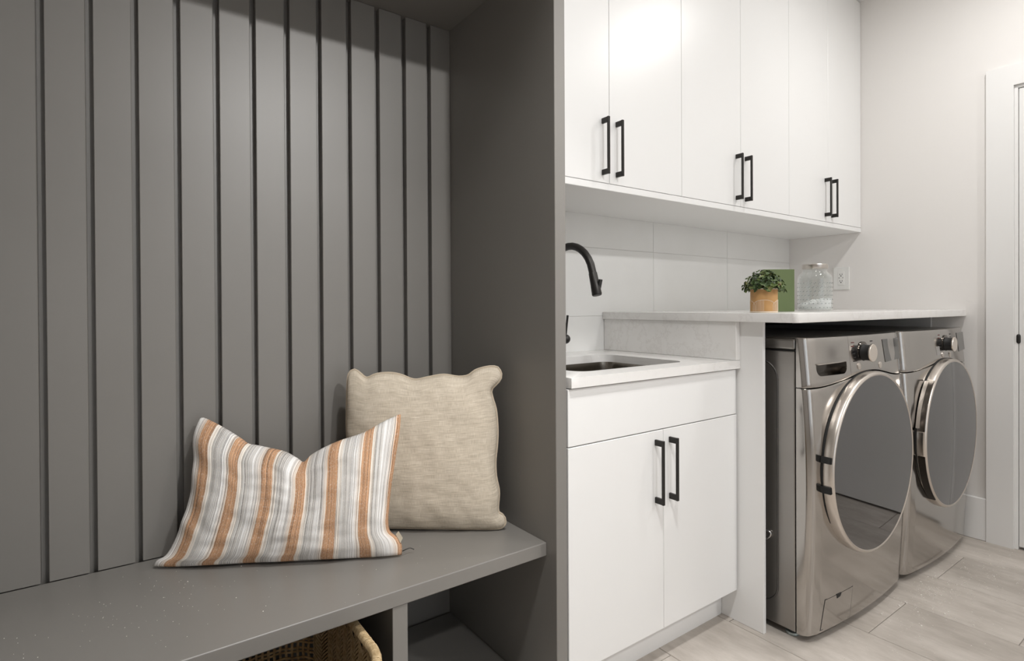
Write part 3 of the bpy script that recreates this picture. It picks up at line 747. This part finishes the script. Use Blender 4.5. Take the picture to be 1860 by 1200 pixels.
def machine(name, label, loc, rz, washer):
    t = thing(name, label, 'washing machine' if washer else 'dryer', loc, rz, local=True)
    D = YW-0.03-loc[1]
    box('body', -HW, HW, 0.034, D, 0.024, 0.922, graph_side, t, bev=0.004, seg=2)
    box('body_core', -HW+0.006, HW-0.006, 0.0295, D-0.02, 0.030, 0.926, dark_gap, t)
    box('top_lid', -HW-0.001, HW+0.001, 0.034, D+0.004, 0.9265, 0.961, graph_side, t, bev=0.007, seg=3)
    box('top_glass', -HW+0.03, HW-0.03, 0.05, D-0.03, 0.9612, 0.9635, graph_side, t, bev=0.001)
    box('rear_rail', -HW+0.02, HW-0.02, D-0.022, D-0.008, 0.9614, 0.978, dark_chrome, t, bev=0.002)
    # lower front panel
    fp = front_solid('front_panel', -HW, HW, lambda x: 0.024, lambda x: seamz(x)-0.0014, graph_steel, t, nx=48, nz_=48, round_top=0.003, round_bot=0.006)
    if washer:
        dw = front_solid('detergent_drawer', -HW, -0.1075, lambda x: seamz(x)+0.0014, lambda x: 0.966, graph_steel, t, nx=16, nz_=10, round_top=0.005, round_bot=0.003)
        cp = front_solid('control_panel', -0.1065, HW, lambda x: seamz(x)+0.0014, lambda x: 0.966, graph_steel, t, nx=28, nz_=10, round_top=0.005, round_bot=0.003)
        # scooped grip of the drawer
        gp = [(-0.300, 0.8825), (-0.130, 0.8825)]
        for k in range(7):
            a = -k*(PI/2)/6; gp.append((-0.154+0.024*math.cos(a), 0.867+0.024*math.sin(a)))
        for k in range(7):
            a = -PI/2-k*(PI/2)/6; gp.append((-0.276+0.024*math.cos(a), 0.867+0.024*math.sin(a)))
        bm = bmesh.new(); A = [bm.verts.new((x, facey(x, z)-0.03, z)) for x, z in gp]; B = [bm.verts.new((x, 0.008, z)) for x, z in gp]
        bm.faces.new(A); bm.faces.new(B[::-1]); n = len(gp)
        for i in range(n): bm.faces.new((A[i], A[(i+1) % n], B[(i+1) % n], B[i]))
        ctr = from_bm('cutter', bm, None); ctr.parent = t; bpy.context.view_layer.update()
        cut(dw, ctr); dw.data.set_sharp_from_angle(angle=math.radians(32))
        bm = bmesh.new(); A = [bm.verts.new((x, 0.0072, z)) for x, z in gp]; bm.faces.new(A); bmesh.ops.solidify(bm, geom=bm.faces[:], thickness=0.0008)
        from_bm('drawer_grip', bm, dark_chrome, t)
        box('grip_lip', -0.299, -0.131, facey(-0.2, 0.884)+0.002, 0.006, 0.8795, 0.8822, ring_m, t)
    else:
        cp = front_solid('control_panel', -HW, HW, lambda x: seamz(x)+0.0014, lambda x: 0.966, graph_steel, t, nx=40, nz_=10, round_top=0.005, round_bot=0.003)
    # knob
    kx, kz = (-0.012, 0.906) if washer else (0.035, 0.903)
    ky = facey(kx, kz)
    kn = lathe('knob', [(0, 0.004), (0.029, 0.004), (0.029, -0.002), (0.0265, -0.006), (0.0265, -0.022), (0.0285, -0.0275), (0, -0.0275)], (kx, ky, kz), dark_gap, t, axis='y', seg=40)
    lathe('knob_cap', [(0, -0.0276), (0.0295, -0.0276), (0.0302, -0.031), (0.0285, -0.033), (0.010, -0.0325), (0, -0.0322)], (kx, ky, kz), knob_face, kn, axis='y', seg=40)
    lathe('knob_collar', [(0.0288, 0.002), (0.0375, 0.002), (0.0375, -0.0012), (0.0288, -0.0022)], (kx, ky, kz), dark_chrome, kn, axis='y', seg=40, close=True)
    # display
    dx = 0.0
    d0, d1 = (0.150, 0.322) if washer else (0.200, 0.330)
    dsp = patch('display', [(d0, 0.944), (d1, 0.944), (d1+0.003, 0.866), (d0+0.012, 0.862)], disp_m, t, off=0.0012)
    bl = [(-0.050, 0.862), (0.112, 0.855)] if washer else [(-0.012, 0.860), (0.075, 0.856)]
    for bx, bz in bl:
        lathe('button', [(0, -0.003), (0.009, -0.003), (0.0115, -0.0022), (0.0122, 0.001), (0, 0.001)], (bx, facey(bx, bz), bz), ring_m, t, axis='y', seg=24)
    # printed programme marks (lettering too small to read): short dashes either side of the knob
    bm = bmesh.new(); bmr = bmesh.new()
    for sgn, n_ in ((-1, 6), (1, 6)):
        for k in range(n_):
            z = 0.944-k*0.0125
            xs = kx+sgn*(0.058+0.004*math.sin(k)); wd = 0.022
            tgt = bmr if (sgn < 0 and k < 2) else bm
            for q in range(3):
                xa = xs+sgn*q*wd/3; v = [onface(a_, z_, 0.0004) for a_, z_ in ((xa, z), (xa+sgn*wd*0.24, z), (xa+sgn*wd*0.24, z-0.0036), (xa, z-0.0036))]
                tgt.faces.new([tgt.verts.new(p) for p in v])
    for b_, mm_ in ((bm, print_m), (bmr, print_red)):
        bmesh.ops.solidify(b_, geom=b_.faces[:], thickness=0.0003); from_bm('programme_marks', b_, mm_, t, kind='stuff')
    if not washer:
        patch('energy_label', [(-0.078, 0.897), (-0.040, 0.897), (-0.036, 0.862), (-0.072, 0.861)], mat('grey_label', (0.30, 0.29, 0.28), 0.4), t)
    # door
    cz = 0.538 if washer else 0.541
    dr0 = (0, 0, cz)
    lathe('door_gasket', [(0, -0.008), (0.3052, -0.008), (0.3052, -0.032), (0.29, -0.034), (0, -0.034)], dr0, dark_gap, t, axis='y', seg=96)
    rg = lathe('door_ring', [(0.27, -0.0325), (0.303, -0.0325), (0.3035, -0.036), (0.3035, -0.0545), (0.3015, -0.0590), (0.2985, -0.0625), (0.2950, -0.0635), (0.2918, -0.0615), (0.27, -0.0600)], dr0, ring_m, t, axis='y', seg=128, close=True)
    prof = [(0, -0.0665)]+[(0.2915*k/12, -0.0665+0.005*(k/12)**2) for k in range(1, 13)]+[(0.2915, -0.0595), (0, -0.0595)]
    gl = lathe('door_glass', prof, dr0, door_glass, t, axis='y', seg=128, angle=60)
    def arc_block(name_, a0, a1, r0, r1, y0, y1, m, n_=14, par=None):
        bm = bmesh.new(); rg_ = []
        for k in range(n_+1):
            a = math.radians(a0+(a1-a0)*k/n_); c_, s_ = math.cos(a), math.sin(a)
            rg_.append([bm.verts.new((r*c_, y, cz+r*s_)) for r, y in ((r0, y0), (r1, y0), (r1, y1), (r0, y1))])
        for a, b in zip(rg_, rg_[1:]):
            for k in range(4): bm.faces.new((a[k], a[(k+1) % 4], b[(k+1) % 4], b[k]))
        bm.faces.new(rg_[0]); bm.faces.new(rg_[-1][::-1])
        bmesh.ops.bevel(bm, geom=bm.edges[:], offset=0.0012, segments=2, affect='EDGES')
        return from_bm(name_, bm, m, par or t, angle=40)
    if washer:
        for a in (171.0, 188.5): arc_block('hinge_cover', a-1.9, a+1.9, 0.296, 0.311, -0.058, -0.026, dark_gap)
    else:
        hd = arc_block('door_handle', 131, 172, 0.2995, 0.3085, -0.0585, -0.035, dark_chrome)
        arc_block('handle_edge', 133, 170, 0.309, 0.3125, -0.043, -0.030, ring_m, par=hd)
        arc_block('handle_recess', 190, 232, 0.2995, 0.3065, -0.0585, -0.035, mat('smoke_chrome', (0.06, 0.055, 0.05), 0.2, 1.0))
        arc_block('handle_bridge', 172.5, 189.5, 0.2995, 0.3060, -0.054, -0.033, graph_steel)
    if washer:
        # drain filter flap on the lower front, its joint open along the top
        pts_ = [(-0.268, 0.130), (-0.110, 0.133), (-0.118, 0.034), (-0.2845, 0.037)]
        patch('filter_flap_joint', [(-0.2705, 0.1325), (-0.1085, 0.1345), (-0.1165, 0.0325), (-0.287, 0.0345)], dark_gap, t, off=0.0003)
        n4 = []
        for (a, b) in zip(pts_, pts_[1:]+pts_[:1]):
            for k in range(6): n4.append((a[0]+(b[0]-a[0])*k/6, a[1]+(b[1]-a[1])*k/6))
        bm = bmesh.new(); g = []
        for j in range(15):
            row = []
            for i in range(21):
                u, v = i/20, j/14
                x = (1-v)*((1-u)*pts_[0][0]+u*pts_[1][0])+v*((1-u)*pts_[3][0]+u*pts_[2][0]); z = (1-v)*((1-u)*pts_[0][1]+u*pts_[1][1])+v*((1-u)*pts_[3][1]+u*pts_[2][1])
                row.append(bm.verts.new(onface(x, z, 0.0007)))
            g.append(row)
        for j in range(14):
            for i in range(20): bm.faces.new((g[j][i], g[j+1][i], g[j+1][i+1], g[j][i+1]))
        me = bpy.data.meshes.new('filter_flap'); bm.to_mesh(me); bm.free(); fl = link('filter_flap', me, graph_steel, t, smooth=True)
        patch('flap_notch', [(-0.207, 0.1325), (-0.180, 0.1325), (-0.186, 0.122), (-0.204, 0.119)], dark_gap, t, off=0.0016)
    # pressed groove's shade as a dark tube on the left side and the transport clip
    side = -HW-0.0002
    yb = 0.092; zt, zb_, r_b = 0.828, 0.148, 0.06
    pp = [(side, yb+0.20, zt+r_b)]+[(side, yb+r_b-r_b*math.sin(k*PI/16), zt+r_b*math.cos(k*PI/16)) for k in range(9)]
    pp += [(side, yb+r_b-r_b*math.cos(k*PI/16), zb_-r_b*math.sin(k*PI/16)) for k in range(9)]+[(side, yb+0.20, zb_-r_b)]
    tube('side_bead', pp, 0.0032, mat('bead_shade', (0.12, 0.115, 0.11), 0.4, 0.8), t, seg=8)
    lp = [(side-0.004, 0.150+0.036*math.cos(a_)-0.006*math.sin(a_), 0.300+0.0185*math.sin(a_)-0.012*math.cos(a_)) for a_ in [k*2*PI/24 for k in range(24)]]
    tube('hose_clip', lp, 0.0042, steel('clip_steel', (0.55, 0.54, 0.53), 0.25, (1, 1, 1)), t, seg=8, closed=True)
    # feet
    for fx_, fy_ in ((-HW+0.035, 0.062), (HW-0.035, 0.062), (-HW+0.035, D-0.05), (HW-0.035, D-0.05)):
        ft = lathe('foot', [(0, 0), (0.021, 0), (0.0225, 0.003), (0.0215, 0.009), (0.012, 0.012), (0.007, 0.013), (0.007, 0.026), (0, 0.026)], (fx_, fy_, 0.0002), zinc, t, seg=20)
    return t
machine('washing_machine', 'graphite front-loading washing machine with detergent drawer, next to the white panel', (2.098, 0.868, 0), -0.018, True)
machine('dryer', 'graphite front-loading dryer with side grip on its round door, by the right wall', (2.800, 0.856, 0), 0.0, False)

# ------------------------------------------------------------------ on the raised countertop
RZ = 1.0450
# potted plant
PX, PY, PR, PH = 1.737, 1.0, 0.0415, 0.0800
pt = thing('potted_plant', 'small bushy green plant in a tan pot with white arch print', 'plant', (PX, PY, RZ))
tan = mat('tan_ceramic', (0.56, 0.315, 0.115), 0.6)
n = noise_node(tan, 18); r_ = ramp(tan, n.outputs[0], [(0.3, (0.50, 0.275, 0.10)), (0.7, (0.62, 0.36, 0.15))]); L(tan, r_.outputs[0], BS(tan).inputs['Base Color'])
potw = mat('pot_white', (0.78, 0.68, 0.56), 0.6)
lathe('pot', [(0, 0.0002), (PR-0.001, 0.0002), (PR, 0.002), (PR, PH-0.003), (PR-0.001, PH-0.002), (PR-0.004, PH-0.003), (PR-0.004, PH-0.02), (0, PH-0.02)], (PX, PY, RZ), tan, pt, seg=48)
lathe('pot_rim', [(PR-0.0042, PH-0.003), (PR+0.0004, PH-0.004), (PR+0.0004, PH-0.001), (PR-0.001, PH), (PR-0.0042, PH)], (PX, PY, RZ), potw, pt, seg=48, close=True)
lathe('soil', [(0, PH-0.012), (PR-0.0045, PH-0.013), (PR-0.0045, PH-0.019), (0, PH-0.019)], (PX, PY, RZ), mat('soil', (0.05, 0.035, 0.02), 0.95), pt, seg=24)
face_a = math.atan2(-PY, -PX)
bm = bmesh.new()
def cyl(a, z): return Vector((PX+(PR+0.0003)*math.cos(face_a+a), PY+(PR+0.0003)*math.sin(face_a+a), RZ+z))
for q in range(4):
    ca = q*PI/2; hw_ = 0.86
    arcp = [cyl(ca+hw_*math.cos(k*PI/24), 0.024+0.018*math.sin(k*PI/24)) for k in range(25)]
    arcp = [cyl(ca+hw_, 0.006)]+arcp+[cyl(ca-hw_, 0.006)]
    bm_tube(bm, arcp, 0.0006, 5)
    for k in range(7):
        a = ca-0.62+0.10*k; zt_ = 0.024+0.018*math.sqrt(max(0, 1-((a-ca)/hw_)**2))
        bm_tube(bm, [cyl(a, 0.006), cyl(a, zt_)], 0.0005, 4)
from_bm('arch_print', bm, potw, pt, kind='stuff')
lathe('foot_band', [(PR-0.001, 0.0004), (PR+0.0006, 0.0006), (PR+0.0006, 0.0050), (PR-0.001, 0.0050)], (PX, PY, RZ), potw, pt, seg=48, close=True)
leaf_a = mat('leaf_green', (0.07, 0.12, 0.035), 0.45); n = noise_node(leaf_a, 45)
r_ = ramp(leaf_a, n.outputs[0], [(0.25, (0.015, 0.032, 0.010)), (0.5, (0.05, 0.09, 0.022)), (0.64, (0.15, 0.20, 0.05)), (0.78, (0.30, 0.20, 0.11))]); L(leaf_a, r_.outputs[0], BS(leaf_a).inputs['Base Color'])
bm = bmesh.new(); st = bmesh.new(); rnd = random.Random(5)
for k in range(430):
    th_ = rnd.uniform(0, 2*PI); ph_ = math.acos(rnd.uniform(-0.12, 1)); rr_ = rnd.uniform(0.72, 1.04)
    dv = Vector((math.sin(ph_)*math.cos(th_), math.sin(ph_)*math.sin(th_), math.cos(ph_)))
    p = Vector((PX, PY, RZ+PH-0.006))+Vector((dv.x*0.064, dv.y*0.064, dv.z*0.060+0.004))*rr_
    nrm = (dv+Vector((rnd.uniform(-.6, .6), rnd.uniform(-.6, .6), rnd.uniform(-.2, .7)))).normalized()
    tg = nrm.cross(Vector((rnd.uniform(-1, 1), rnd.uniform(-1, 1), rnd.uniform(-1, 1)))).normalized(); bt = nrm.cross(tg)
    l = rnd.uniform(0.0062, 0.0095); wd = l*0.72
    vs = [p-tg*l, p-tg*l*0.35+bt*wd*0.8+nrm*0.0012, p+tg*l*0.5+bt*wd*0.75+nrm*0.001, p+tg*l, p+tg*l*0.5-bt*wd*0.75+nrm*0.001, p-tg*l*0.35-bt*wd*0.8+nrm*0.0012]
    V_ = [bm.verts.new(v) for v in vs]; c_ = bm.verts.new(p-nrm*0.0008)
    for i in range(6): bm.faces.new((V_[i], V_[(i+1) % 6], c_))
    if k % 5 == 0: bm_tube(st, [Vector((PX+dv.x*0.012, PY+dv.y*0.012, RZ+PH-0.012)), (p+Vector((PX, PY, RZ+PH+0.02)))/2, p], 0.0009, 5)
me = bpy.data.meshes.new('foliage'); bm.to_mesh(me); bm.free(); link('foliage', me, leaf_a, pt, kind='stuff')
from_bm('stems', st, mat('stem_green', (0.10, 0.11, 0.04), 0.7), pt, kind='stuff')

# green book standing behind the plant, cover square to the view
ud = Vector((0.813, -0.582, 0)); nd = Vector((0.582, 0.813, 0)); bc0 = Vector((2.087, 1.08, RZ+0.0004))
green = mat('green_cloth_cover', (0.145, 0.195, 0.082), 0.7); n = noise_node(green, 300); bump(green, n.outputs[0], 0.15, 0.0005)
bo = thing('book', 'plain green book standing upright between the plant and the jar', 'book', bc0)
def obox(name, u0, u1, n0, n1, z0, z1, m, parent, bev=0.0006):
    M_ = Matrix(((ud.x, nd.x, 0, bc0.x), (ud.y, nd.y, 0, bc0.y), (0, 0, 1, bc0.z), (0, 0, 0, 1)))
    bm = bmesh.new(); bm_box(bm, u0, u1, n0, n1, z0, z1, bev); bmesh.ops.transform(bm, matrix=M_, verts=bm.verts)
    return from_bm(name, bm, m, parent)
obox('front_cover', -0.112, 0, 0, 0.0025, 0, 0.1595, green, bo); obox('back_cover', -0.112, 0, 0.0255, 0.028, 0, 0.1595, green, bo)
obox('spine', -0.1145, -0.112, 0, 0.028, 0, 0.1595, green, bo)
obox('pages', -0.1115, -0.003, 0.0027, 0.0253, 0.003, 0.1565, mat('page_edges', (0.72, 0.70, 0.64), 0.9), bo)

# glass jar
JX, JY, JR = 2.326, 1.12, 0.0635
jr = thing('glass_jar', 'hobnail glass storage jar with brushed metal lid, white crystals inside', 'jar', (JX, JY, RZ))
def thin_glass(name, tint, boost):
    m = bpy.data.materials.new(name); m.use_nodes = True; nt = m.node_tree; nt.nodes.remove(nt.nodes['Principled BSDF'])
    tr = N(m, 'ShaderNodeBsdfTransparent'); tr.inputs[0].default_value = (*tint, 1)
    gl = N(m, 'ShaderNodeBsdfGlossy'); gl.inputs['Roughness'].default_value = 0.03; gl.inputs[0].default_value = (1, 1, 1, 1)
    lw = N(m, 'ShaderNodeLayerWeight'); lw.inputs[0].default_value = 0.5; mx = N(m, 'ShaderNodeMixShader')
    pw = N(m, 'ShaderNodeMath', operation='POWER'); pw.inputs[1].default_value = 3.2; L(m, lw.outputs['Facing'], pw.inputs[0])
    md = N(m, 'ShaderNodeMath', operation='MULTIPLY_ADD'); L(m, pw.outputs[0], md.inputs[0]); md.inputs[1].default_value = boost; md.inputs[2].default_value = 0.045
    L(m, md.outputs[0], mx.inputs[0]); L(m, tr.outputs[0], mx.inputs[1]); L(m, gl.outputs[0], mx.inputs[2]); L(m, mx.outputs[0], nt.nodes['Material Output'].inputs[0])
    return m
gm = thin_glass('clear_glass', (0.955, 0.965, 0.963), 0.7); gh = thin_glass('hobnail_glass', (0.80, 0.815, 0.815), 0.8)
prof_o = [(0, 0.0005), (JR-0.006, 0.0005), (JR-0.001, 0.003), (JR, 0.008), (JR, 0.130), (JR-0.002, 0.141), (JR-0.009, 0.151), (0.0475, 0.157), (0.0445, 0.161), (0.0445, 0.171)]
prof_i = [(0.0420, 0.171), (0.0420, 0.160), (0.0455, 0.1545), (JR-0.0115, 0.1485), (JR-0.0045, 0.139), (JR-0.0026, 0.129), (JR-0.0026, 0.010), (JR-0.005, 0.006), (0, 0.005)]
bm = bmesh.new(); bm_lathe(bm, prof_o+prof_i, (JX, JY, RZ), 'z', 56); from_bm('jar_body', bm, gm, jr, smooth=True)
bm = bmesh.new()
for row in range(7):
    for k in range(26):
        a = (k+0.5*(row % 2))*2*PI/26
        p = Vector((JX+JR*math.cos(a), JY+JR*math.sin(a), RZ+0.014+row*0.0165))
        bmesh.ops.create_icosphere(bm, subdivisions=1, radius=0.0030, matrix=Matrix.Translation(p) @ Matrix.Rotation(a, 4, 'Z') @ Matrix.Diagonal((0.42, 1, 1, 1)))
from_bm('hobnails', bm, gh, jr, smooth=True, kind='stuff')
lathe('jar_lid', [(0, 0.1715), (0.0463, 0.1715), (0.0475, 0.1735), (0.0475, 0.188), (0.0460, 0.190), (0, 0.1905)], (JX, JY, RZ), steel('lid_steel', (0.60, 0.56, 0.52), 0.3, (1, 1, 1)), jr, seg=56)
# crystals: a sloping mound of small white lumps
wc = mat('white_crystals', (0.95, 0.95, 0.95), 0.6)
bm = bmesh.new(); rnd = random.Random(9); rin = JR-0.0042
rg_ = []
def moundz(x, y):
    d = (x*0.813-y*0.582)/rin
    return 0.038+0.014*d+0.0035*noise.noise(Vector((x*70, y*70, 0)))+0.004*math.exp(-((d-0.2)/0.25)**2)
cen = bm.verts.new((JX, JY, RZ+moundz(0, 0))); prev_ = [cen]
rings_ = []
for r in (0.2, 0.4, 0.6, 0.8, 1.0):
    rings_.append([bm.verts.new((JX+rin*r*math.cos(k*PI/20), JY+rin*r*math.sin(k*PI/20), RZ+moundz(rin*r*math.cos(k*PI/20), rin*r*math.sin(k*PI/20)))) for k in range(40)])
bot = [bm.verts.new((JX+rin*0.97*math.cos(k*PI/20), JY+rin*0.97*math.sin(k*PI/20), RZ+0.0062)) for k in range(40)]
for k in range(40):
    k2 = (k+1) % 40; bm.faces.new((cen, rings_[0][k], rings_[0][k2]))
    for a, b in zip(rings_, rings_[1:]): bm.faces.new((a[k], b[k], b[k2], a[k2]))
    bm.faces.new((rings_[-1][k], bot[k], bot[k2], rings_[-1][k2]))
bm.faces.new(bot)
for k in range(260):
    a = rnd.uniform(0, 2*PI); r = rin*0.94*math.sqrt(rnd.random()); x, y = r*math.cos(a), r*math.sin(a)
    bmesh.ops.create_icosphere(bm, subdivisions=1, radius=rnd.uniform(0.0018, 0.0034), matrix=Matrix.Translation((JX+x, JY+y, RZ+moundz(x, y))))
cr = from_bm('bath_crystals', bm, wc, smooth=True); setp(cr, 'white crystals heaped in the bottom of the glass jar', 'crystals', kind='stuff')

# ------------------------------------------------------------------ outlet
ol = thing('wall_outlet', 'white double wall outlet on the right wall above the countertop', 'outlet', (XE, 1.395, 1.152))
plate_m = mat('outlet_plastic', (0.80, 0.80, 0.78), 0.35); slot_m = mat('slot_dark', (0.02, 0.02, 0.02), 0.6)
box('plate', XE-0.006, XE-0.0002, 1.355, 1.436, 1.1510, 1.2730, plate_m, ol, bev=0.0022, seg=2)
rcp = box('receptacle', XE-0.0075, XE-0.0055, 1.3795, 1.4115, 1.1760, 1.2480, plate_m, ol, bev=0.001)
for zc in (1.2335, 1.1985):
    for dy in (-0.0055, 0.0055): box('slot', XE-0.0079, XE-0.007, 1.3955+dy-0.0012, 1.3955+dy+0.0012, zc-0.0036, zc+0.0036, slot_m, rcp)
    lathe_bm = bmesh.new(); bmesh.ops.create_circle(lathe_bm, cap_ends=True, radius=0.0030, segments=12, matrix=Matrix.Translation((XE-0.0079, 1.3955, zc-0.0085)) @ Matrix.Rotation(PI/2, 4, 'Y'))
    bmesh.ops.solidify(lathe_bm, geom=lathe_bm.faces[:], thickness=-0.0005)
    from_bm('slot', lathe_bm, slot_m, rcp)
for dy in (-0.0095, 0.0095): box('slot', XE-0.0079, XE-0.007, 1.3955+dy-0.0012, 1.3955+dy+0.0012, 1.2120, 1.2185, slot_m, rcp)

# ------------------------------------------------------------------ fine dust and crumbs
dust_m = mat('pale_dust', (0.80, 0.77, 0.72), 0.9)
def dust(name, label, spots, z, n, smin, smax, seed):
    rnd = random.Random(seed); bm = bmesh.new()
    for _ in range(n):
        cx_, cy_, sx, sy = spots[rnd.randrange(len(spots))]
        x, y = rnd.gauss(cx_, sx), rnd.gauss(cy_, sy); s = rnd.uniform(smin, smax)*(1 if rnd.random() < 0.92 else 1.8)
        if name == 'floor_dust' and y > 0.83: continue
        if name == 'bench_dust' and not (-0.4 < x < 0.85 and 1.125 < y < 1.6): continue
        bmesh.ops.create_cube(bm, size=1, matrix=Matrix.Translation((x, y, z+s*0.3)) @ Matrix.Rotation(rnd.uniform(0, 3), 4, 'Z') @ Matrix.Diagonal((s, s*0.7, s*0.6, 1)))
    o = from_bm(name, bm, dust_m); setp(o, label, 'dust', kind='stuff')
dust('floor_dust', 'pale dust specks scattered on the floor before the two machines', [(2.46, 0.78, 0.07, 0.05), (2.55, 0.72, 0.12, 0.06), (2.9, 0.70, 0.15, 0.08), (2.3, 0.76, 0.15, 0.05), (2.2, 0.6, 0.3, 0.15)], 0.0002, 480, 0.0013, 0.0030, 3)
dust('bench_dust', 'tiny pale crumbs scattered on the charcoal bench seat', [(0.0, 1.35, 0.12, 0.10), (0.1, 1.38, 0.08, 0.08), (-0.1, 1.25, 0.15, 0.1), (0.35, 1.25, 0.25, 0.08)], BZ+0.0002, 130, 0.0006, 0.0012, 4)
